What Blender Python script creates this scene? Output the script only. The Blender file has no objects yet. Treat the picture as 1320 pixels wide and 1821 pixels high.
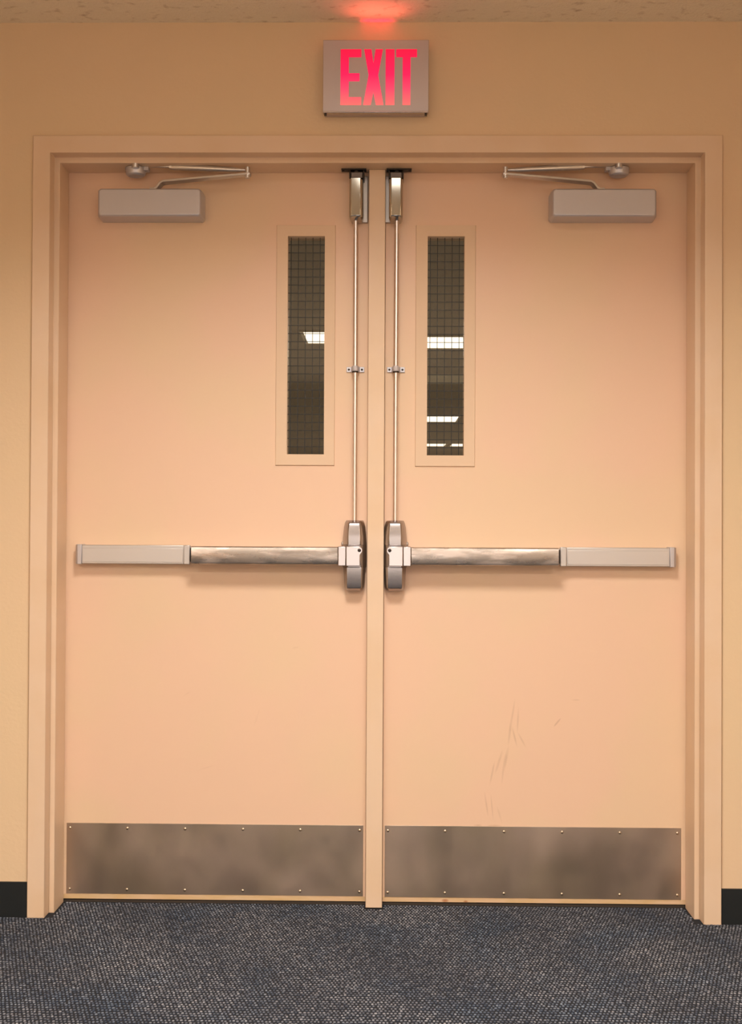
import bpy, bmesh, math, random
import numpy as np
from mathutils import Vector, Matrix
random.seed(7)
S = bpy.context.scene
COL = S.collection

# ---------------------------------------------------------------- camera
cam_d = bpy.data.cameras.new('camera'); cam = bpy.data.objects.new('camera', cam_d); COL.objects.link(cam)
S.camera = cam
cam_d.sensor_fit = 'HORIZONTAL'; cam_d.sensor_width = 36.0
cam_d.lens = 36.0 * 2000.0 / 1320.0
cam_d.clip_start = .05; cam_d.clip_end = 100
YAW, PITCH, ROLL = -.0153, .0105, .0049
def cam_matrix():
    cy, sy = math.cos(YAW), math.sin(YAW); cp, sp = math.cos(PITCH), math.sin(PITCH)
    f = Vector((sy*cp, cy*cp, sp)); r = Vector((cy, -sy, 0)); u = r.cross(f)
    cr, sr = math.cos(ROLL), math.sin(ROLL)
    r2 = r*cr + u*sr; u2 = -r*sr + u*cr
    m = Matrix((r2, u2, -f)).transposed().to_4x4(); m.translation = Vector((.0394, -3.2153, 1.1304)); return m
cam.matrix_world = cam_matrix()

# ---------------------------------------------------------------- world, exposure, lamps
w = bpy.data.worlds.new('world'); S.world = w; w.use_nodes = True
w.node_tree.nodes['Background'].inputs[0].default_value = (.9, .75, .6, 1)
w.node_tree.nodes['Background'].inputs[1].default_value = .02
S.view_settings.view_transform = 'Standard'; S.view_settings.look = 'None'
S.view_settings.exposure = -.42; S.view_settings.gamma = 1; S.view_settings.use_curve_mapping = False
CZ = 2.5764                                      # ceiling height
def area(name, x, y, z, sx, sy, power, col, up=False, spread=None):
    l = bpy.data.lights.new(name, 'AREA'); l.shape = 'RECTANGLE'; l.size = sx; l.size_y = sy
    l.energy = power; l.color = col
    if spread: l.spread = spread
    o = bpy.data.objects.new(name, l); COL.objects.link(o); o.location = (x, y, z)
    if up: o.rotation_euler = (math.pi, 0, 0)
    return o
WARM = (1.0, .95, .865)
area('ceiling_lamp', 0.0, -1.55, CZ-.016, .50, .50, 55, WARM, spread=2.5)
for i, y in enumerate((-4.2, -6.6)):
    for x in (-1.32, 1.32):
        area('ceiling_lamp', x, y, CZ-.016, .80, .56, 90, WARM, spread=2.9)
# lamps of the room beyond the doors
FAR_LIT = [(-.63, -.03, 5.17, 5.75), (.06, 1.28, 5.38, 5.98), (-.2, 1.0, 11.75, 12.6), (-.1, 1.09, 16.85, 17.55), (1.15, 2.34, 16.85, 17.55)]
for x0, x1, y0, y1 in FAR_LIT:
    area('far_ceiling_lamp', (x0+x1)/2, (y0+y1)/2, CZ-.02, x1-x0-.06, y1-y0-.06, 150, (1, .90, .74))
# light leaking from the top slot of the exit sign
area('exit_sign_lamp', .002, .001, 2.5075, .085, .010, .024, (1, .0, .05), up=True, spread=.6)
gl_ = area('exit_sign_lamp', .002, -.030, 2.5090, .14, .03, .11, (1, .12, .08), up=True, spread=2.1)
gl_.rotation_euler = (math.radians(218), 0, 0)

# ---------------------------------------------------------------- materials
def mat(name, color, rough=.5, metal=0.0, bump=None, vary=None, spec=.5):
    m = bpy.data.materials.new(name); m.use_nodes = True; nt = m.node_tree; n = nt.nodes; L = nt.links
    b = n['Principled BSDF']; b.inputs['Base Color'].default_value = (*color, 1)
    b.inputs['Roughness'].default_value = rough; b.inputs['Metallic'].default_value = metal
    b.inputs['Specular IOR Level'].default_value = spec
    tc = n.new('ShaderNodeTexCoord')
    def noise(scale, sc=(1, 1, 1), det=3, rot=(0, 0, 0)):
        mp = n.new('ShaderNodeMapping'); mp.inputs['Scale'].default_value = sc; mp.inputs['Rotation'].default_value = rot
        L.new(tc.outputs['Object'], mp.inputs[0])
        t = n.new('ShaderNodeTexNoise'); t.inputs['Scale'].default_value = scale; t.inputs['Detail'].default_value = det
        L.new(mp.outputs[0], t.inputs['Vector']); return t.outputs['Fac']
    if bump:                                     # (scale, strength, distance, stretch)
        f = noise(bump[0], bump[3]); bp = n.new('ShaderNodeBump')
        bp.inputs['Strength'].default_value = bump[1]; bp.inputs['Distance'].default_value = bump[2]
        L.new(f, bp.inputs['Height']); L.new(bp.outputs[0], b.inputs['Normal'])
    if vary:                                     # (scale, other colour, stretch, lo, hi)
        f = noise(vary[0], vary[2], 5); rp = n.new('ShaderNodeMapRange')
        rp.inputs['From Min'].default_value = vary[3]; rp.inputs['From Max'].default_value = vary[4]
        L.new(f, rp.inputs['Value']); mx = n.new('ShaderNodeMix'); mx.data_type = 'RGBA'
        mx.inputs['A'].default_value = (*color, 1); mx.inputs['B'].default_value = (*vary[1], 1)
        L.new(rp.outputs[0], mx.inputs['Factor']); L.new(mx.outputs['Result'], b.inputs['Base Color'])
    m['tools'] = 0
    return m, n, L, b, tc, noise
WALL = mat('wall_paint', (.76, .575, .37), .6, bump=(90, .25, .002, (1, 1, 1)), vary=(1.3, (.78, .57, .38), (1, 1, 1), .35, .65))[0]
FRAME = mat('frame_paint', (.79, .59, .43), .45, bump=(30, .12, .002, (1, 1, 1)), vary=(5, (.77, .56, .385), (1, 1, 1), .4, .62))[0]
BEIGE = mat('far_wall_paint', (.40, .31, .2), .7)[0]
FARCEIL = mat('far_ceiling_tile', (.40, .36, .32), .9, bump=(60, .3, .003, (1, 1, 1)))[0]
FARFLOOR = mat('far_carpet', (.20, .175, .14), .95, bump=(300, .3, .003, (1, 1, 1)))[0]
VINYL = mat('black_vinyl', (.012, .015, .017), .42, bump=(40, .15, .001, (1, 1, 1)))[0]
BOLT = mat('bolt_steel', (.16, .13, .115), .4, .6)[0]
DARK = mat('dark_steel', (.045, .035, .03), .45, .7)[0]
THRESH = mat('threshold_metal', (.06, .045, .035), .6, .3)[0]
CLOSER = mat('closer_silver_enamel', (.58, .57, .62), .36, .55, bump=(400, .12, .0005, (1, 1, 1)))[0]
ARM = mat('arm_steel', (.70, .68, .68), .30, .9, bump=(60, .1, .0006, (1, 1, 1)))[0]
BEAD = mat('window_bead_paint', (.79, .59, .43), .7, spec=.08)[0]
CASE = mat('lock_case_metal', (.38, .345, .34), .26, 1.0, bump=(120, .10, .0005, (1, 1, 1)))[0]
LATCHM = mat('latch_cover_metal', (.50, .48, .44), .07, 1.0)[0]
CHROME = mat('satin_chrome', (.56, .51, .51), .27, 1.0, bump=(120, .10, .0005, (1, 1, 1)))[0]
RAILM = mat('rail_aluminium', (.57, .54, .53), .42, .75, bump=(50, .08, .0004, (.05, 1, 1)))[0]
SIGNM = mat('sign_brushed_metal', (.60, .54, .56), .42, .75, bump=(30, .12, .0005, (1, 1, 8)))[0]
ROD = mat('rod_steel', (.80, .75, .76), .28, 1.0)[0]
SCREW = mat('screw_head', (.62, .50, .38), .3, 1.0)[0]
WIRE = mat('wire_steel', (.02, .022, .025), .5, .6)[0]
TROF = mat('troffer_frame', (.7, .66, .58), .5)[0]

# push pad: scuffed satin steel, worn along its middle
def wear_metal(name, base, worn, rough, r2, scale, stretch, metal=1.0, lo=.48, hi=.62, axis_bump=(60, .1, .0006, (1, 1, 1))):
    m, n, L, b, tc, noise = mat(name, base, rough, metal, bump=axis_bump, vary=(scale, worn, stretch, lo, hi))
    f = noise(scale*1.7, stretch, 6); rp = n.new('ShaderNodeMapRange'); rp.inputs['From Min'].default_value = .35; rp.inputs['From Max'].default_value = .65
    rp.inputs['To Min'].default_value = rough; rp.inputs['To Max'].default_value = r2
    L.new(f, rp.inputs['Value']); L.new(rp.outputs[0], b.inputs['Roughness']); return m
PAD = wear_metal('push_pad_steel', (.34, .295, .26), (.56, .49, .45), .22, .36, 14, (.6, 1, 2.5))
KICK = wear_metal('kick_plate_steel', (.49, .41, .32), (.60, .49, .41), .34, .46, 4, (1, 1, .7), lo=.4, hi=.62, axis_bump=(7, .35, .0012, (1, 1, 1)))

# door paint with scuff streaks (marks that belong to the paint)
def door_paint(name, scuffs, patches):
    m, n, L, b, tc, noise = mat(name, (.82, .55, .355), .40, bump=(25, .10, .002, (1, 1, 1)))
    sep = n.new('ShaderNodeSeparateXYZ'); L.new(tc.outputs['Object'], sep.inputs[0])
    def M(op, a, c=None, clamp=False):
        q = n.new('ShaderNodeMath'); q.operation = op; q.use_clamp = clamp
        for i, v in enumerate((a, c)):
            if v is None: continue
            if isinstance(v, (int, float)): q.inputs[i].default_value = v
            else: L.new(v, q.inputs[i])
        return q.outputs[0]
    base = noise(2.2, (1, 1, 1), 4)
    mx = n.new('ShaderNodeMix'); mx.data_type = 'RGBA'; mx.inputs['A'].default_value = (.82, .565, .41, 1); mx.inputs['B'].default_value = (.80, .58, .40, 1)
    rp = n.new('ShaderNodeMapRange'); rp.inputs['From Min'].default_value = .42; rp.inputs['From Max'].default_value = .58
    L.new(base, rp.inputs['Value']); L.new(rp.outputs[0], mx.inputs['Factor']); cur = mx.outputs['Result']
    tot = None
    for (x, z, hw, hh, ang, amt) in scuffs:
        ca, sa = math.cos(ang), math.sin(ang)
        dx = M('SUBTRACT', sep.outputs['X'], x); dz = M('SUBTRACT', sep.outputs['Z'], z)
        u = M('ADD', M('MULTIPLY', dx, ca/hw), M('MULTIPLY', dz, sa/hw))
        v = M('ADD', M('MULTIPLY', dx, -sa/hh), M('MULTIPLY', dz, ca/hh))
        g = M('SUBTRACT', 1.0, M('ADD', M('MULTIPLY', u, u), M('MULTIPLY', v, v)), True)
        g = M('MULTIPLY', g, amt); tot = g if tot is None else M('MAXIMUM', tot, g)
    if tot is not None:
        f = M('MULTIPLY', tot, M('MULTIPLY', noise(60, (1, 1, .35), 3), 1.6), True)
        m2 = n.new('ShaderNodeMix'); m2.data_type = 'RGBA'; m2.inputs['B'].default_value = (.55, .34, .22, 1)
        L.new(f, m2.inputs['Factor']); L.new(cur, m2.inputs['A']); cur = m2.outputs['Result']
    # rubbed, paler foot of the leaf where the paint is worn to wood colour
    zz = M('LESS_THAN', sep.outputs['Z'], .0215)
    fm = M('MULTIPLY', zz, M('ADD', M('MULTIPLY', noise(14, (1, 1, 4), 5), 1.3), -.1), True)
    m3 = n.new('ShaderNodeMix'); m3.data_type = 'RGBA'; m3.inputs['B'].default_value = (.62, .42, .18, 1)
    L.new(fm, m3.inputs['Factor']); L.new(cur, m3.inputs['A']); cur = m3.outputs['Result']
    # rust spot
    for (x, z, r) in patches:
        dx = M('MULTIPLY', M('SUBTRACT', sep.outputs['X'], x), 1/r); dz = M('MULTIPLY', M('SUBTRACT', sep.outputs['Z'], z), 2/r)
        g = M('SUBTRACT', 1.0, M('ADD', M('MULTIPLY', dx, dx), M('MULTIPLY', dz, dz)), True)
        m4 = n.new('ShaderNodeMix'); m4.data_type = 'RGBA'; m4.inputs['B'].default_value = (.40, .12, .03, 1)
        L.new(M('MULTIPLY', g, .8), m4.inputs['Factor']); L.new(cur, m4.inputs['A']); cur = m4.outputs['Result']
    L.new(cur, b.inputs['Base Color']); return m
SC = []
for (x, z, hw, hh, a, k) in [(.405, .52, .004, .05, -.12, .45), (.418, .50, .003, .035, .25, .4), (.428, .55, .003, .04, -.05, .35), (.412, .565, .003, .05, -.15, .35),
                             (.372, .425, .004, .04, -.3, .4), (.392, .43, .005, .045, -.2, .4), (.352, .39, .003, .04, -.2, .4), (.385, .40, .003, .05, -.1, .35),
                             (.335, .30, .003, .04, .15, .35), (.352, .29, .002, .045, .1, .35), (.374, .27, .003, .03, .3, .3), (.545, .543, .003, .018, -.7, .7),
                             (.44, .49, .003, .03, .5, .3), (.60, .61, .012, .002, 0, .35), (.36, .235, .02, .004, 0, .6), (.31, .236, .012, .004, 0, .5)]:
    SC.append((x, z, hw*1.15, hh, a, k*1.15))
DOOR_L = door_paint('door_paint_left', [(-.50, .40, .03, .003, .3, .15), (-.35, .55, .004, .03, -.3, .15), (-.235, .76, .012, .003, .2, .25), (-.56, .62, .015, .003, .6, .15), (-.28, 1.01, .03, .003, .4, .12)], [])
DOOR_R = door_paint('door_paint_right', SC, [(.214, .012, .012), (.275, .010, .008)])

# glass
GLASS = bpy.data.materials.new('wired_glass'); GLASS.use_nodes = True
nt = GLASS.node_tree; nt.nodes.clear(); out = nt.nodes.new('ShaderNodeOutputMaterial')
tr = nt.nodes.new('ShaderNodeBsdfTransparent'); tr.inputs[0].default_value = (.92, .91, .88, 1)
gl = nt.nodes.new('ShaderNodeBsdfGlossy'); gl.inputs['Roughness'].default_value = .03
fr = nt.nodes.new('ShaderNodeFresnel'); fr.inputs[0].default_value = 1.45; ms = nt.nodes.new('ShaderNodeMixShader')
nt.links.new(fr.outputs[0], ms.inputs[0]); nt.links.new(tr.outputs[0], ms.inputs[1]); nt.links.new(gl.outputs[0], ms.inputs[2]); nt.links.new(ms.outputs[0], out.inputs[0])

def emis(name, col, s):
    m = bpy.data.materials.new(name); m.use_nodes = True; b = m.node_tree.nodes['Principled BSDF']
    b.inputs['Base Color'].default_value = (.8, .8, .8, 1); b.inputs['Emission Color'].default_value = (*col, 1); b.inputs['Emission Strength'].default_value = s; return m
LENS = emis('lit_troffer_lens', (1, .90, .74), 2.4)
BACKWALL = mat('back_wall_paint', (.24, .175, .13), .6)[0]
GLOW = emis('daylit_pane', (1, .93, .87), 3.2)  # emission for the panel added behind the camera
PANEL = emis('light_panel_lens', (1, .93, .82), 5.0)
LENSOFF = mat('unlit_troffer_lens', (.62, .58, .50), .5)[0]
# sign letters: red lens, hotter near the bottom where the lamps sit
RED = emis('red_sign_lens', (1, .02, .1), 1.0)
_n = RED.node_tree.nodes; _L = RED.node_tree.links; _b = _n['Principled BSDF']; _b.inputs['Base Color'].default_value = (.5, .01, .03, 1)
_g = _n.new('ShaderNodeNewGeometry'); _s = _n.new('ShaderNodeSeparateXYZ'); _L.new(_g.outputs['Position'], _s.inputs[0])
_r = _n.new('ShaderNodeMapRange'); _r.inputs['From Min'].default_value = 2.318; _r.inputs['From Max'].default_value = 2.478; _L.new(_s.outputs['Z'], _r.inputs['Value'])
_c = _n.new('ShaderNodeValToRGB'); _e = _c.color_ramp.elements
_e[0].position = 0; _e[0].color = (1, .20, .17, 1); _e[1].position = 1; _e[1].color = (1, .0, .055, 1)
k = _e.new(.3); k.color = (1, .07, .16, 1); k = _e.new(.55); k.color = (1, .006, .11, 1)
_L.new(_r.outputs[0], _c.inputs[0]); _L.new(_c.outputs[0], _b.inputs['Emission Color']); _b.inputs['Emission Strength'].default_value = 1.15

# ceiling tile: sandy face with short fissures and pinholes
CEIL, n, L, b, tc, noise = mat('ceiling_tile_face', (.85, .70, .52), .9)
f1 = noise(26, (1, 1.6, 1), 5); f2 = noise(140, (1, 1, 1), 2)
ma = n.new('ShaderNodeMath'); ma.operation = 'ADD'; L.new(f1, ma.inputs[0]); L.new(f2, ma.inputs[1])
bp = n.new('ShaderNodeBump'); bp.inputs['Strength'].default_value = .8; bp.inputs['Distance'].default_value = .004
L.new(ma.outputs[0], bp.inputs['Height']); L.new(bp.outputs[0], b.inputs['Normal'])
rp = n.new('ShaderNodeMapRange'); rp.inputs['From Min'].default_value = .58; rp.inputs['From Max'].default_value = .72; L.new(f1, rp.inputs['Value'])
mx = n.new('ShaderNodeMix'); mx.data_type = 'RGBA'; mx.inputs['A'].default_value = (.92, .82, .66, 1); mx.inputs['B'].default_value = (.66, .54, .40, 1)
L.new(rp.outputs[0], mx.inputs['Factor']); L.new(mx.outputs['Result'], b.inputs['Base Color'])

# carpet: dark backing, loops of mixed blue-black and grey yarn
REARF = mat('carpet_average', (.115, .115, .125), .95, bump=(120, .5, .004, (1, 1, 1)), vary=(110, (.05, .055, .07), (1, 1, 1), .4, .6))[0]
BACK = mat('carpet_backing', (.010, .012, .018), .95)[0]
PILE, n, L, b, tc, noise = mat('carpet_yarn', (.2, .2, .22), .9, spec=.15)
at = n.new('ShaderNodeAttribute'); at.attribute_name = 'yarn'
rp = n.new('ShaderNodeValToRGB'); e = rp.color_ramp.elements
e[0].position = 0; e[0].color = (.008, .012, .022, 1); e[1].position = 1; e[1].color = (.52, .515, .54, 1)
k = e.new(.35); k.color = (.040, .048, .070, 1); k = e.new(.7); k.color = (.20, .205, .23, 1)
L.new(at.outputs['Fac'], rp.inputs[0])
f = noise(4.5, (1, 1, 1), 3); mr = n.new('ShaderNodeMapRange'); mr.inputs['From Min'].default_value = .48; mr.inputs['From Max'].default_value = .66; L.new(f, mr.inputs['Value'])
mb = n.new('ShaderNodeMix'); mb.data_type = 'RGBA'; mb.blend_type = 'MULTIPLY'; mb.inputs['B'].default_value = (.74, .85, .96, 1)
L.new(mr.outputs[0], mb.inputs['Factor']); L.new(rp.outputs[0], mb.inputs['A']); L.new(mb.outputs['Result'], b.inputs['Base Color'])

# ---------------------------------------------------------------- mesh helpers
class MB:
    """collects shapes and links them as one mesh object"""
    def __init__(s): s.bm = bmesh.new()
    def _v(s, pts): return [s.bm.verts.new(p) for p in pts]
    def box(s, x0, x1, y0, y1, z0, z1):
        v = s._v([(x0, y0, z0), (x1, y0, z0), (x1, y1, z0), (x0, y1, z0), (x0, y0, z1), (x1, y0, z1), (x1, y1, z1), (x0, y1, z1)])
        for q in ((0, 3, 2, 1), (4, 5, 6, 7), (0, 1, 5, 4), (1, 2, 6, 5), (2, 3, 7, 6), (3, 0, 4, 7)): s.bm.faces.new([v[i] for i in q])
        return s
    def rings(s, rs, cap=True):
        vs = [s._v(r) for r in rs]; n = len(rs[0])
        for a, c in zip(vs, vs[1:]):
            for i in range(n): s.bm.faces.new((a[i], a[(i+1) % n], c[(i+1) % n], c[i]))
        if cap: s.bm.faces.new(list(reversed(vs[0]))); s.bm.faces.new(vs[-1])
        return s
    def prism_y(s, poly, y0, y1):                 # poly in x,z
        return s.rings([[(x, y0, z) for x, z in poly], [(x, y1, z) for x, z in poly]])
    def prism_x(s, poly, x0, x1):                 # poly in y,z
        return s.rings([[(x0, y, z) for y, z in poly], [(x1, y, z) for y, z in poly]])
    def tube(s, path, rad, n=16, squash=1.0):
        path = [Vector(p) for p in path]; rad = rad if isinstance(rad, (list, tuple)) else [rad]*len(path); rs = []
        for i, p in enumerate(path):
            t = (path[min(i+1, len(path)-1)] - path[max(i-1, 0)]).normalized()
            a = Vector((0, 0, 1)) if abs(t.z) < .9 else Vector((0, 1, 0))
            u = t.cross(a).normalized(); v = t.cross(u).normalized()
            rs.append([p + u*rad[i]*math.cos(2*math.pi*j/n) + v*rad[i]*squash*math.sin(2*math.pi*j/n) for j in range(n)])
        return s.rings(rs)
    def strap(s, path, w, t):                     # flat bar: w along y, t along z-ish
        path = [Vector(p) for p in path]; rs = []
        ws = w if isinstance(w, (list, tuple)) else [w]*len(path)
        for i, p in enumerate(path):
            d = (path[min(i+1, len(path)-1)] - path[max(i-1, 0)]).normalized()
            wd = Vector((0, 1, 0)); wd = (wd - d*wd.dot(d)).normalized(); up = d.cross(wd).normalized()
            a = wd*ws[i]/2; c = up*t/2; rs.append([p-a-c, p+a-c, p+a+c, p-a+c])
        return s.rings(rs)
    def dome(s, c, r, ax, h=None, n=12):
        """shallow round head whose axis is the unit vector ax"""
        c = Vector(c); ax = Vector(ax); h = h or r*.5
        a = Vector((1, 0, 0)) if abs(ax.x) < .9 else Vector((0, 1, 0)); u = ax.cross(a).normalized(); v = ax.cross(u)
        rs = []
        for k, hh in ((1, 0), (.95, .45), (.7, .8), (.35, 1)):
            rs.append([c + ax*h*hh + (u*math.cos(2*math.pi*j/n) + v*math.sin(2*math.pi*j/n))*r*k for j in range(n)])
        return s.rings(rs)
    def build(s, name, m, parent=None, bevel=0, seg=2, smooth=True, label=None):
        bmesh.ops.recalc_face_normals(s.bm, faces=s.bm.faces)
        me = bpy.data.meshes.new(name); off = Vector(parent.get('org', (0, 0, 0))) if parent else Vector((0, 0, 0))
        if off.length: bmesh.ops.translate(s.bm, verts=s.bm.verts, vec=-off)
        s.bm.to_mesh(me); s.bm.free(); me.materials.append(m)
        o = bpy.data.objects.new(name, me); COL.objects.link(o)
        if parent: o.parent = parent; o['org'] = tuple(off)
        if bevel:
            md = o.modifiers.new('bevel', 'BEVEL'); md.width = bevel; md.segments = seg; md.limit_method = 'ANGLE'; md.angle_limit = math.radians(28)
            md.harden_normals = False
        if smooth: me.shade_auto_smooth(35) if hasattr(me, 'shade_auto_smooth') else sm(o)
        if label: o['label'] = label
        return o
def sm(o):
    me = o.data; me.shade_smooth()
    try: me.set_sharp_from_angle(angle=math.radians(32))
    except Exception: pass
def struct(o, label=None, cat=None):
    o['kind'] = 'structure'
    if label: o['label'] = label
    if cat: o['category'] = cat
    return o
def thing(name, label, cat, loc, group=None):
    o = bpy.data.objects.new(name, None); COL.objects.link(o); o.location = loc; o.empty_display_size = .05
    o['label'] = label; o['category'] = cat; o['org'] = tuple(loc)
    if group: o['group'] = group
    return o

# ---------------------------------------------------------------- main dimensions (metres; y = depth into the wall)
W, H = .99, 2.2457            # frame outer half width, outer height
FW, SO = .0498, .0158         # frame face width, stop projection
R1, R2, RM = .0441, .1397, .1058
WALLY, THICK = .012, .205     # wall surface, far side of the wall
HS = H - FW - SO              # soffit of the stop
SIN = W - FW - SO
DF = .141                     # door face

# ---------------------------------------------------------------- setting
RX, RY = 2.0, -8.0
g = .0035                     # hairline gap between wall and frame
def wall_hole(x0, x1, z1, y0, y1, hx, hz):
    m = MB(); m.box(x0, -hx, y0, y1, 0, z1); m.box(hx, x1, y0, y1, 0, z1); m.box(-hx, hx, y0, y1, hz, z1); return m
struct(wall_hole(-RX, RX, CZ, WALLY, THICK, W+g, H+g).build('wall_front', WALL, smooth=False), 'tan painted wall around the double doors', 'wall')
struct(MB().box(-RX-.1, -RX, RY, WALLY, 0, CZ).build('wall_left', WALL, smooth=False), 'tan side wall left of the doors', 'wall')
struct(MB().box(RX, RX+.1, RY, WALLY, 0, CZ).build('wall_right', WALL, smooth=False), 'tan side wall right of the doors', 'wall')
struct(MB().box(-RX, RX, RY-.1, RY, 0, CZ).build('wall_back', BACKWALL, smooth=False), 'dark brown wall behind the viewer', 'wall')
struct(MB().box(-.75, .80, RY, RY+.03, .05, 1.72).build('window_1', GLOW, smooth=False), 'bright glazed opening behind the viewer', 'window')  # unseen glowing panel, added to give the door hardware bright reflections
struct(MB().box(-RX-.1, RX+.1, RY-.1, -1.44, -.06, 0).build('floor_rear', REARF, smooth=False), 'carpet behind the viewer', 'floor')
floor = struct(MB().box(-RX-.1, RX+.1, -1.44, THICK, -.06, -.003).build('floor', BACK, smooth=False), 'dark blue-black loop carpet floor flecked with grey', 'floor')
struct(MB().box(-RX-.1, RX+.1, RY-.1, THICK, CZ, CZ+.06).build('ceiling', CEIL, smooth=False), 'sandy fissured ceiling tile above the doors, tinted red by the exit sign', 'ceiling')
MB().box(-.29, .29, -1.84, -1.26, CZ-.010, CZ-.002).build('light_panel', PANEL, bpy.data.objects['ceiling'], smooth=False)

# carpet loops, one stuff mesh
def carpet():
    px, py = .0092, .0122
    xs = np.arange(-1.45, 1.55, px); ys = np.arange(-1.42, .1385, py)
    X, Y = np.meshgrid(xs, ys); X = X + (np.arange(len(ys)) % 2)[:, None]*px/2 + .0016*np.sin(Y*3.1)
    rng = np.random.default_rng(3)
    X = X + rng.normal(0, .0006, X.shape); Y = Y + rng.normal(0, .0007, Y.shape)
    X, Y = X.ravel(), Y.ravel()
    inside = (Y < -.003) | (Y < .0055) & (np.abs(X) > W+.005) & (np.abs(X) < 5) | (np.abs(X) < SIN-.006) & (Y < R2-.001) & ~((np.abs(X-.002) < .030) & (Y > RM-.006))
    X, Y = X[inside], Y[inside]; N = len(X)
    a = rng.normal(0, .2, N) + .10; sx = .0039*(1+rng.normal(0, .14, N)); sy = .0041*(1+rng.normal(0, .14, N)); h = .0032*(1+rng.normal(0, .15, N))
    k = 6; th = np.arange(k)*2*np.pi/k
    V = np.zeros((N, 2*k+1, 3))
    for ring, (s, hh) in enumerate(((1.0, 0.0), (.72, .8))):
        ux = np.cos(th)[None]*sx[:, None]*s; uy = np.sin(th)[None]*sy[:, None]*s
        V[:, ring*k:(ring+1)*k, 0] = X[:, None] + ux*np.cos(a)[:, None] - uy*np.sin(a)[:, None]
        V[:, ring*k:(ring+1)*k, 1] = Y[:, None] + ux*np.sin(a)[:, None] + uy*np.cos(a)[:, None]
        V[:, ring*k:(ring+1)*k, 2] = -.0034 + h[:, None]*hh
    V[:, 2*k] = np.stack([X, Y, -.0034 + h], 1)
    base = (np.arange(N)*(2*k+1))[:, None, None]
    tri = []
    for i in range(k):
        j = (i+1) % k
        tri += [(i, j, k+j), (i, k+j, k+i), (k+i, k+j, 2*k)]
    F = (np.array(tri)[None] + base).reshape(-1)
    me = bpy.data.meshes.new('carpet_pile'); nf = len(F)//3
    me.vertices.add(N*(2*k+1)); me.vertices.foreach_set('co', V.reshape(-1))
    me.loops.add(len(F)); me.loops.foreach_set('vertex_index', F.astype(np.int32))
    me.polygons.add(nf); me.polygons.foreach_set('loop_start', np.arange(nf, dtype=np.int32)*3)
    # yarn tone: random per loop, drifting a little in patches as real wear does
    drift = .10*np.sin(X*5.1+1.3)*np.sin(Y*6.3+.5) + .07*np.sin(X*13+Y*9) 
    tone = np.clip(.44 + .42*rng.beta(2.4, 2.2, N) + drift*.5, 0, 1)
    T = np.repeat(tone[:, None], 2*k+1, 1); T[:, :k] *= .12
    at = me.attributes.new('yarn', 'FLOAT', 'POINT'); at.data.foreach_set('value', T.reshape(-1).astype(np.float32))
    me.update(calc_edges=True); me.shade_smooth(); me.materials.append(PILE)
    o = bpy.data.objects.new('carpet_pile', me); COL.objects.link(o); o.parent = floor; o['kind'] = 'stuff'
carpet()

# baseboards: vinyl with a small coved toe
def base(name, x0, x1, label):
    poly = [(WALLY, .0975), (.0085, .0965), (.0085, -.003), (WALLY, -.003)]
    struct(MB().prism_x(poly, x0, x1).build(name, VINYL, smooth=False), label, 'baseboard')
base('baseboard_left', -RX, -W-.001, 'black vinyl baseboard left of the door frame')
base('baseboard_right', W+.001, RX, 'black vinyl baseboard right of the door frame')

# door frame: pressed steel profile swept round the opening
def frame():
    prof = [(0, .03), (0, 0), (FW, 0), (FW, R1), (FW+SO, R1), (FW+SO, R2), (FW, R2), (FW, THICK-.005), (0, THICK-.005)]
    m = MB(); n = len(prof)
    rows = [[(-W+a, y, -.003) for a, y in prof], [(-W+a, y, H-a) for a, y in prof], [(W-a, y, H-a) for a, y in prof], [(W-a, y, -.003) for a, y in prof]]
    m.rings(rows)
    o = m.build('door_frame', FRAME, bevel=.0016, seg=2); return struct(o, 'cream steel door frame around both doors', 'door frame')
fr_o = frame(); fr_o['org'] = (0, 0, 0)
mm = MB(); mm.box(-.0222, .0268, RM, DF+.046, 0, HS); mm.box(-.035, .040, DF+.046, THICK-.01, 0, HS); mm.build('mullion', FRAME, fr_o, bevel=.0018)
struct(MB().box(-SIN, SIN, DF+.002, THICK, -.003, .004).build('threshold', THRESH, smooth=False), 'dark metal threshold under the double doors', 'threshold')

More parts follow.
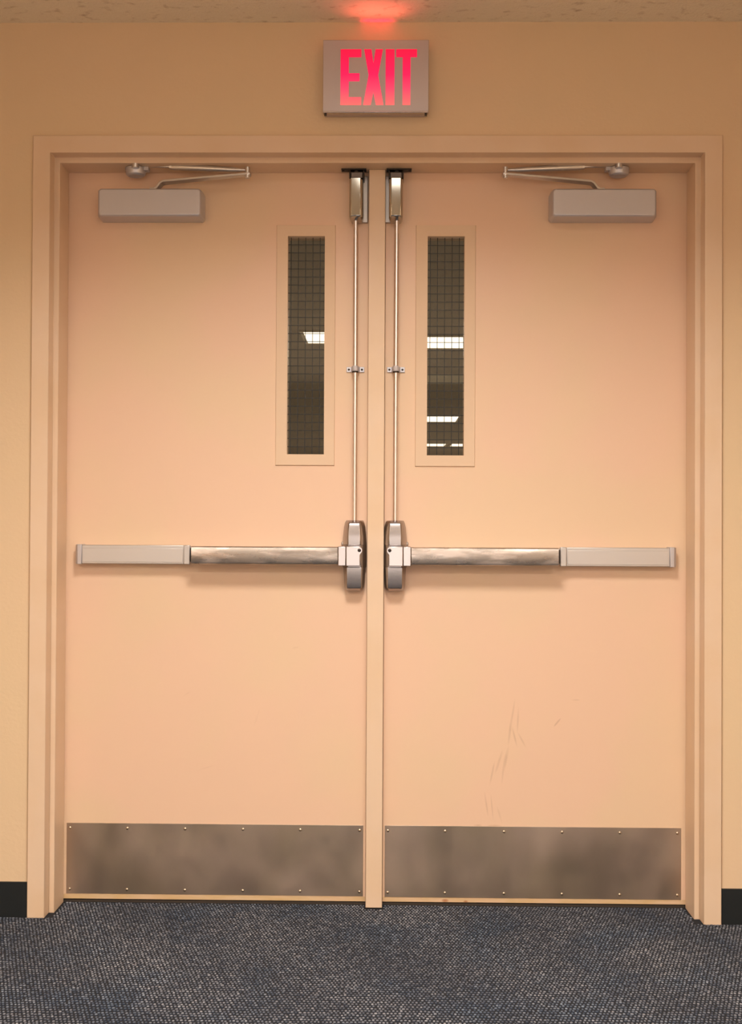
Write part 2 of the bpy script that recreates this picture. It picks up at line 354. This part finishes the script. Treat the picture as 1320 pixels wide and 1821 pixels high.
# ---------------------------------------------------------------- doors
def door(name, sx, paint, vis, kick, label):
    xa, xb = (-(W-FW)+.003, -.0233) if sx < 0 else (.0279, (W-FW)-.003)
    (ox0, ox1, oz0, oz1), (ix0, ix1, iz0, iz1) = vis
    m = MB(); y0, y1 = DF, DF+.044; z0, z1 = .0075, HS+.008
    e = .0003
    m.box(xa, ix0-e, y0, y1, z0, z1); m.box(ix1+e, xb, y0, y1, z0, z1)
    m.box(ix0-e, ix1+e, y0, y1, z0, iz0-e); m.box(ix0-e, ix1+e, y0, y1, iz1+e, z1)
    bmesh.ops.remove_doubles(m.bm, verts=m.bm.verts, dist=1e-5)
    d = struct(m.build(name, paint, smooth=False), label, 'door'); d['org'] = (0, 0, 0)
    # glazing bead: raised border with a mitred outline, both faces of the leaf
    v = MB()
    for ya, yb in ((DF-.0045, DF), (DF+.044, DF+.0485)):
        o = [(ox0, oz0), (ox1, oz0), (ox1, oz1), (ox0, oz1)]; i = [(ix0, iz0), (ix1, iz0), (ix1, iz1), (ix0, iz1)]
        ys = sorted((ya, yb)); s_ = .0015
        yf = ya if ya < DF else yb; yb2 = yb if ya < DF else ya
        A = v._v([(x, yb2, z) for x, z in o]); B = v._v([(x + (s_ if x == ox0 else -s_), yf, z + (s_ if z == oz0 else -s_)) for x, z in o])
        C = v._v([(x, yf, z) for x, z in i]); D = v._v([(x, DF+.0155 if ya < DF else DF+.0285, z) for x, z in i])
        for P, Q in ((A, B), (B, C), (C, D)):
            for q in range(4): v.bm.faces.new((P[q], P[(q+1) % 4], Q[(q+1) % 4], Q[q]))
    vf = v.build('window_frame', BEAD, d, smooth=False)
    gl = MB().box(ix0-.004, ix1+.004, DF+.016, DF+.022, iz0-.004, iz1+.004).build('glass', GLASS, vf, smooth=False, label='wired safety glass')
    # wires on the photo's grid, each a thin rod just behind the front face of the pane
    px, pz = .0218, .0243
    hme = None
    x = ix0 + .0085 if sx < 0 else ix0 + .0085
    t = .0009
    while x < ix1-.003:
        MB().box(x-t, x+t, DF+.0145, DF+.0155, iz0, iz1).build('wire', WIRE, vf, smooth=False); x += px
    z = iz0 + .024; me = None
    while z < iz1-.006:
        if me is None:
            o = MB().box(ix0, ix1, DF+.0140, DF+.0146, -t, t).build('wire', WIRE, vf, smooth=False); me = o.data
        else:
            o = bpy.data.objects.new('wire', me); COL.objects.link(o); o.parent = vf
        o.location = (0, 0, z); z += pz
    # kick plate with its screws
    kx0, kx1, kz0, kz1, scr = kick
    kp = MB().box(kx0, kx1, DF-.0016, DF, kz0, kz1).build('kick_plate', KICK, d, bevel=.0005, seg=1, smooth=False, label='stainless steel kick plate')
    sme = None
    for (x, z) in scr:
        if sme is None:
            o = MB().dome((0, 0, 0), .0044, (0, -1, 0), .0022, 10).build('screw', SCREW, kp); sme = o.data
        else:
            o = bpy.data.objects.new('screw', sme); COL.objects.link(o); o.parent = kp
        o.location = (x, DF-.0016, z)
    return d
sl = [(x, z) for x in (-.907, -.735, -.562, -.389, -.218, -.041) for z in (.218, .036)]
sr = [(x, z) for x in (.043, .213, .388, .560, .731, .901) for z in (.218, .035)]
door('door_1', -1, DOOR_L, ((-.299, -.1217, 1.3036, 2.0238), (-.2645, -.1538, 1.337, 1.990)), (-.9168, -.0305, .0228, .2330, sl),
     'left flat peach-cream steel door leaf with narrow wired window')
door('door_2', 1, DOOR_R, ((.1183, .2974, 1.302, 2.0240), (.1538, .2638, 1.3353, 1.990)), (.0338, .9120, .0215, .2335, sr),
     'right flat peach-cream steel door leaf with scuff marks above its kick plate')

# ---------------------------------------------------------------- exit sign
def exit_sign():
    x0, x1, z0, z1, yf = -.1518, .1485, 2.2990, 2.5050, -.035
    t = thing('exit_sign', 'brushed metal exit sign with glowing red letters above the doors', 'exit sign', (-.0017, WALLY, z0))
    h = MB(); h.box(x0+.003, x1-.003, yf+.006, WALLY, z0+.002, z1-.0015)
    h.build('housing', SIGNM, t, bevel=.002)
    # face plate wraps the housing and ends in a lip at the bottom
    f = MB(); f.box(x0, x1, yf, yf+.006, z0, z1); f.build('face_plate', SIGNM, t, bevel=.0012)
    MB().box(x0, x1, yf-.004, yf+.012, z0-.003, z0+.002).build('bottom_lip', CHROME, t, bevel=.0018)
    for (lx0, lx1) in ((x0+.004, x0+.011), (x1-.011, x1-.004)):
        MB().box(lx0, lx1, yf+.001, yf+.008, z0-.008, z0-.003).build('hinge_tab', DARK, t, smooth=False)
    b0, b1, s = 2.319, 2.478, .0225; y0, y1 = yf-.0012, yf+.001
    E = [(-.102, b0), (-.043, b0), (-.043, b0+s), (-.102+s+.001, b0+s), (-.102+s+.001, b0+.068), (-.048, b0+.068), (-.048, b0+.068+s), (-.102+s+.001, b0+.068+s), (-.102+s+.001, b1-s), (-.043, b1-s), (-.043, b1), (-.102, b1)]
    cx = -.0085; mz = b0+.085
    X = [(cx-.029, b0), (cx-.0075, b0), (cx, b0+.037), (cx+.0075, b0), (cx+.029, b0), (cx+.0135, mz), (cx+.0265, b1), (cx+.006, b1), (cx, b1-.040), (cx-.006, b1), (cx-.0265, b1), (cx-.0135, mz)]
    I = [(.0262, b0), (.0512, b0), (.0512, b1), (.0262, b1)]
    T = [(.0745, b0), (.0968, b0), (.0968, b1-s), (.1150, b1-s), (.1150, b1), (.0560, b1), (.0560, b1-s), (.0745, b1-s)]
    for P in (E, X, I, T):
        m = MB()
        a = m._v([(x, y0, z) for x, z in P]); c = m._v([(x, y1, z) for x, z in P]); n = len(P)
        for i in range(n): m.bm.faces.new((a[i], a[(i+1) % n], c[(i+1) % n], c[i]))
        fc = m.bm.faces.new(a); fd = m.bm.faces.new(c); fc.normal_update(); fd.normal_update()
        bmesh.ops.triangulate(m.bm, faces=[fc, fd])
        m.build('letter', RED, t, smooth=False)
exit_sign()

# ---------------------------------------------------------------- door closers
def closer(sx, label):
    X = lambda v: sx*v
    t = thing('door_closer', label, 'door closer', (X(.665), DF, 2.07), 'door closers above the two doors')
    # cover: tapered box, front face smaller than its back
    m = MB(); r = []
    for (y, x0, x1, z0, z1) in ((DF, .8265, .5135, 2.0305, 2.1155), (.098, .8245, .5135, 2.0305, 2.1155), (.0785, .8200, .5165, 2.0325, 2.1145), (.074, .8170, .5195, 2.0365, 2.1120)):
        c = .006; P = [(x0-c, z0), (x0, z0+c), (x0, z1-c), (x0-c, z1), (x1+c, z1), (x1, z1-c), (x1, z0+c), (x1+c, z0)]
        r.append([(X(a), y, b) for a, b in P])
    m.rings(r); m.build('cover', CLOSER, t, bevel=.002)
    MB().tube([(X(.660), .103, 2.108), (X(.660), .103, 2.1215)], .0105).build('spindle', ARM, t)
    MB().dome((X(.660), .103, 2.1215), .0078, (0, 0, 1), .004).build('spindle_screw', ROD, t)
    # main arm: flat bar rising from the spindle, cranked, reaching the elbow
    MB().strap([(X(.672), .103, 2.1185), (X(.660), .103, 2.1185), (X(.650), .102, 2.1225), (X(.638), .100, 2.1360), (X(.628), .098, 2.1395), (X(.50), .079, 2.1455), (X(.385), .061, 2.1505), (X(.368), .059, 2.1515)],
               [.024, .026, .028, .032, .033, .028, .022, .016], .0066).build('main_arm', ARM, t, bevel=.001)
    # elbow pin
    e = MB().tube([(X(.377), .060, 2.140), (X(.377), .060, 2.1725)], .0068); e.tube([(X(.377), .060, 2.1455), (X(.377), .060, 2.150)], .0105); e.build('elbow_pin', ARM, t)
    # forearm: thick tube then thin adjusting rod to the shoe
    MB().tube([(X(.383), .060, 2.1640), (X(.40), .061, 2.1648), (X(.42), .063, 2.1660), (X(.596), .078, 2.1795), (X(.603), .0785, 2.1800)], [.0045, .0055, .0072, .0102, .0085], 14).build('forearm_tube', ARM, t)
    MB().tube([(X(.600), .0784, 2.1798), (X(.685), .087, 2.1850)], .0042, 12).build('forearm_rod', ROD, t)
    MB().tube([(X(.6015), .078, 2.1799), (X(.6085), .0788, 2.1804)], .0088, 8).build('adjusting_nut', ARM, t)
    # shoe: round boss below a soffit plate, with its screws
    s = MB(); s.tube([(X(.712), .089, HS-.002), (X(.712), .089, HS-.012), (X(.712), .089, HS-.0215), (X(.712), .089, HS-.026)], [.031, .030, .028, .022], 24, .9)
    s.box(min(X(.70), X(.672)), max(X(.70), X(.672)), .076, .100, HS-.011, HS)
    so = s.build('shoe', CLOSER, t, bevel=.001)
    # raised knuckle seen in front of the shoe where the rod ends
    k = MB().tube([(X(.706), .055, HS-.012), (X(.706), .055, HS+.012)], .0105, 14)
    k.box(min(X(.716), X(.696)), max(X(.716), X(.696)), .055, .08, HS-.010, HS-.002); k.build('knuckle', ARM, t, bevel=.001)
closer(-1, 'silver door closer with folded arm at the top of the left door')
closer(1, 'silver door closer with folded arm at the top of the right door')

# ---------------------------------------------------------------- panic bars with vertical rods
def panic(sx, label, tilt):
    X = lambda v: sx*v
    t = thing('panic_bar', label, 'panic bar', (X(.0605), DF, 1.036), 'panic bars across the two doors')
    def bx(m, a, b, y0, y1, z0, z1): return m.box(min(X(a), X(b)), max(X(a), X(b)), y0, y1, z0, z1)
    def loft(m, secs, cx):                        # secs: z, back half width, front half width, depth
        rs = []
        for z, hb, hf, d in secs:
            P = [(-hb, 0), (-hb, .38*d), (-(hb*.45+hf*.55), .80*d), (-hf, d), (hf, d), ((hb*.45+hf*.55), .80*d), (hb, .38*d), (hb, 0)]
            rs.append([(X(cx)+x, DF-y, z) for x, y in P])
        return m.rings(rs)
    # rail on the door, its fixed cover, collar and end cap
    bx(MB(), .880, .090, .112, DF, 1.0135, 1.0600).build('mounting_rail', RAILM, t, bevel=.0015)
    rc = bx(MB(), .8675, .5640, .1005, .1125, 1.0085, 1.0640).build('rail_cover', RAILM, t, bevel=.0018)
    bx(MB(), .8640, .5675, .0990, .1010, 1.0135, 1.0550).build('cover_panel', RAILM, rc, bevel=.0007)
    m = MB(); r = []
    for x, a, b, c, d in ((.8672, .098, DF, 1.0070, 1.0655), (.8800, .099, DF, 1.0070, 1.0655), (.8885, .112, DF, 1.0085, 1.0640)):
        r.append([(X(x), a, c), (X(x), b, c), (X(x), b, d), (X(x), a, d)])
    m.rings(r); m.build('end_cap', CLOSER, t, bevel=.0015)
    bx(MB(), .5640, .5455, .0960, .1120, 1.0080, 1.0645).build('collar', RAILM, t, bevel=.0018)
    # push pad: rounded channel standing proud of the rail
    pf = [(.104, 1.0615), (.082, 1.0625), (.0690, 1.0622), (.0655, 1.0600), (.0640, 1.0540), (.0640, 1.0180), (.0655, 1.0120), (.0690, 1.0096), (.082, 1.0090), (.104, 1.0100)]
    MB().prism_x(pf, X(.5364), X(.1075)).build('push_pad', PAD, t, bevel=.0004, seg=1)
    bx(MB(), .545, .100, .100, .113, 1.0160, 1.0560).build('pad_core', DARK, t, smooth=False)
    bx(MB(), .1062, .0838, .0620, DF, 1.0075, 1.0640).build('bar_clip', CHROME, t, bevel=.0015)
    hd = [(X(a), z) for a, z in ((.0828, 1.0070), (.0828, 1.0645), (.0440, 1.0645), (.0375, 1.0610), (.0350, 1.0550), (.0355, 1.0480), (.0395, 1.0425), (.0420, 1.0380), (.0420, 1.0070))]
    MB().prism_y(hd, .0600, DF-.02).build('bar_head', CHROME, t, bevel=.0016)
    MB().dome((X(.0443), .0600, 1.0530), .0052, (0, -1, 0), .0022, 14).build('pivot_screw', DARK, t)
    # lock case above and below the bar
    loft(MB(), [(1.0010, .0350, .0200, .044), (1.0700, .0352, .0195, .046)], .0600).build('case_body', CASE, t, bevel=.0015)
    loft(MB(), [(1.0665, .0352, .0185, .054), (1.0900, .0340, .0190, .055), (1.1200, .0315, .0175, .053), (1.1330, .0285, .0160, .049), (1.1405, .0250, .0140, .036)], .0600).build('upper_case', CASE, t, bevel=.0022, seg=3)
    loft(MB(), [(.9305, .0215, .0140, .028), (.9340, .0260, .0180, .041), (.9410, .0290, .0205, .0495), (.9550, .0305, .0215, .0525), (1.0030, .0325, .0220, .0538)], .0600).build('lower_case', CASE, t, bevel=.003, seg=3)
    MB().dome((X(.0945), DF-.004, 1.0715), .0060, (0, -1, 0), .004, 12).build('case_screw', ARM, t)
    # rods and their guide
    MB().tube([(X(.0603), .115, 1.136), (X(.0603), .115, 1.5895)], .0068, 16).build('vertical_rod', ROD, t)
    MB().tube([(X(.0603), .115, 1.5895), (X(.0610), .115, 2.036)], .0072, 16).build('vertical_rod', ROD, t)
    gd = MB(); pr = [(.034, DF), (.034, .1365), (.048, .1365), (.0505, .120), (.0535, .1065), (.0605, .1040), (.0675, .1065), (.0705, .120), (.073, .1365), (.087, .1365), (.087, DF)]
    gd.rings([[(X(a), y, 1.5825) for a, y in pr], [(X(a), y, 1.5985) for a, y in pr]])
    go = gd.build('rod_guide', CLOSER, t, bevel=.0008)
    MB().tube([(X(.0605), .115, 1.5785), (X(.0605), .115, 1.5825)], .0095, 16).build('guide_bushing', DARK, go)
    for a in (.041, .080): MB().dome((X(a), .1365, 1.5905), .0033, (0, -1, 0), .0016, 10).build('screw', DARK, go)
    # top latch
    bx(MB(), .0255, .0700, .1320, DF, 2.0290, 2.1690).build('latch_plate', RAILM, t, bevel=.002)
    m = MB(); rs = []
    for z, hb, hf, d in ((2.0270, .0150, .0110, .024), (2.0330, .0190, .0140, .0440), (2.0385, .0208, .0150, .0522), (2.1505, .0208, .0150, .0560)):
        P = [(-hb, 0), (-hb, .7*d), (-hb+.001, .85*d), (-hf, d), (hf, d), (hb-.001, .85*d), (hb, .7*d), (hb, 0)]
        rs.append([(x, -y, z) for x, y in P])
    lc = m.rings(rs)
    bmesh.ops.rotate(lc.bm, verts=lc.bm.verts, cent=(0, 0, 2.09), matrix=Matrix.Rotation(tilt, 3, 'Z'))
    bmesh.ops.translate(lc.bm, verts=lc.bm.verts, vec=(X(.0580), DF, 0)); lc.build('latch_cover', LATCHM, t, bevel=.002, seg=3)
    bx(MB(), .0400, .0760, .0930, DF-.004, 2.1505, 2.1690).build('latch_bolt', BOLT, t, bevel=.002)
    bx(MB(), .0360, .0395, .0880, DF-.004, 2.1480, 2.1720).build('latch_cheek', DARK, t, bevel=.0008)
    bx(MB(), .0770, .0800, .0880, DF-.004, 2.1480, 2.1720).build('latch_cheek', DARK, t, bevel=.0008)
panic(-1, 'satin metal panic bar with vertical rod on the left door', math.radians(-3))
panic(1, 'satin metal panic bar with vertical rod on the right door', 0.0)

# strikes screwed to the head of the frame
def strike(sx, label):
    X = lambda v: sx*v
    t = thing('latch_strike', label, 'strike plate', (X(.066), .11, HS), 'latch strikes at the head of the frame')
    m = MB(); m.box(min(X(.030), X(.104)), max(X(.030), X(.104)), .094, .120, HS-.0040, HS)
    m.build('plate', DARK, t, bevel=.0008)
    MB().tube([(X(.060), .098, HS-.0110), (X(.060), R2-.004, HS-.0110)], .0065, 12).build('roller', DARK, t)
    MB().dome((X(.098), .1, HS-.0045), .0042, (0, 0, -1), .003, 10).build('screw', SCREW if sx > 9 else DARK, t)
strike(-1, 'dark latch strike on the frame head above the left rod')
strike(1, 'dark latch strike on the frame head above the right rod')

# ---------------------------------------------------------------- room beyond the doors
B0, B1, BX = THICK, 21.0, 5.5
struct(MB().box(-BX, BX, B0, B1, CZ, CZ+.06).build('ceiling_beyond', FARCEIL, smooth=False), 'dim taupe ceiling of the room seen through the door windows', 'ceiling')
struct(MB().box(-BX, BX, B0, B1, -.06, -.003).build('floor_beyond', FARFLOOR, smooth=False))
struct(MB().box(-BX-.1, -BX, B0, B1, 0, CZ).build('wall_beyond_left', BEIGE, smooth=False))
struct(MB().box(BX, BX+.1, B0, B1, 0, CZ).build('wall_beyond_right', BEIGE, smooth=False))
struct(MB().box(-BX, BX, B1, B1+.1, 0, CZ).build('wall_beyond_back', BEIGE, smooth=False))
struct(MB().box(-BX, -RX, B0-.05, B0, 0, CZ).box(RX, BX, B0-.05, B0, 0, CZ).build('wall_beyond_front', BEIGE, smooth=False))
def troffer(x0, x1, y0, y1, lens, label, group=None):
    t = thing('ceiling_light', label, 'ceiling light', ((x0+x1)/2, (y0+y1)/2, CZ), group)
    m = MB(); f = .025
    m.box(x0, x1, y0, y0+f, CZ-.012, CZ); m.box(x0, x1, y1-f, y1, CZ-.012, CZ)
    m.box(x0, x0+f, y0+f, y1-f, CZ-.012, CZ); m.box(x1-f, x1, y0+f, y1-f, CZ-.012, CZ)
    m.build('frame', TROF, t, smooth=False)
    MB().box(x0+f, x1-f, y0+f, y1-f, CZ-.008, CZ-.002).build('diffuser', lens, t, smooth=False)
FL = ['lit ceiling panel seen through the left door window', 'brightest wide ceiling panel near the middle of the right door window',
      'lit ceiling panel low in the right door window, third from the top', 'lowest lit ceiling panel in the right door window, left of the gap', 'lowest lit ceiling panel in the right door window, right of the gap']
for (a, lb) in zip(FAR_LIT, FL): troffer(*a, LENS, lb, 'ceiling lights beyond the doors')
troffer(-.2, 1.02, 7.62, 8.28, LENSOFF, 'unlit greyish ceiling panel below the brightest one in the right door window', 'ceiling lights beyond the doors')
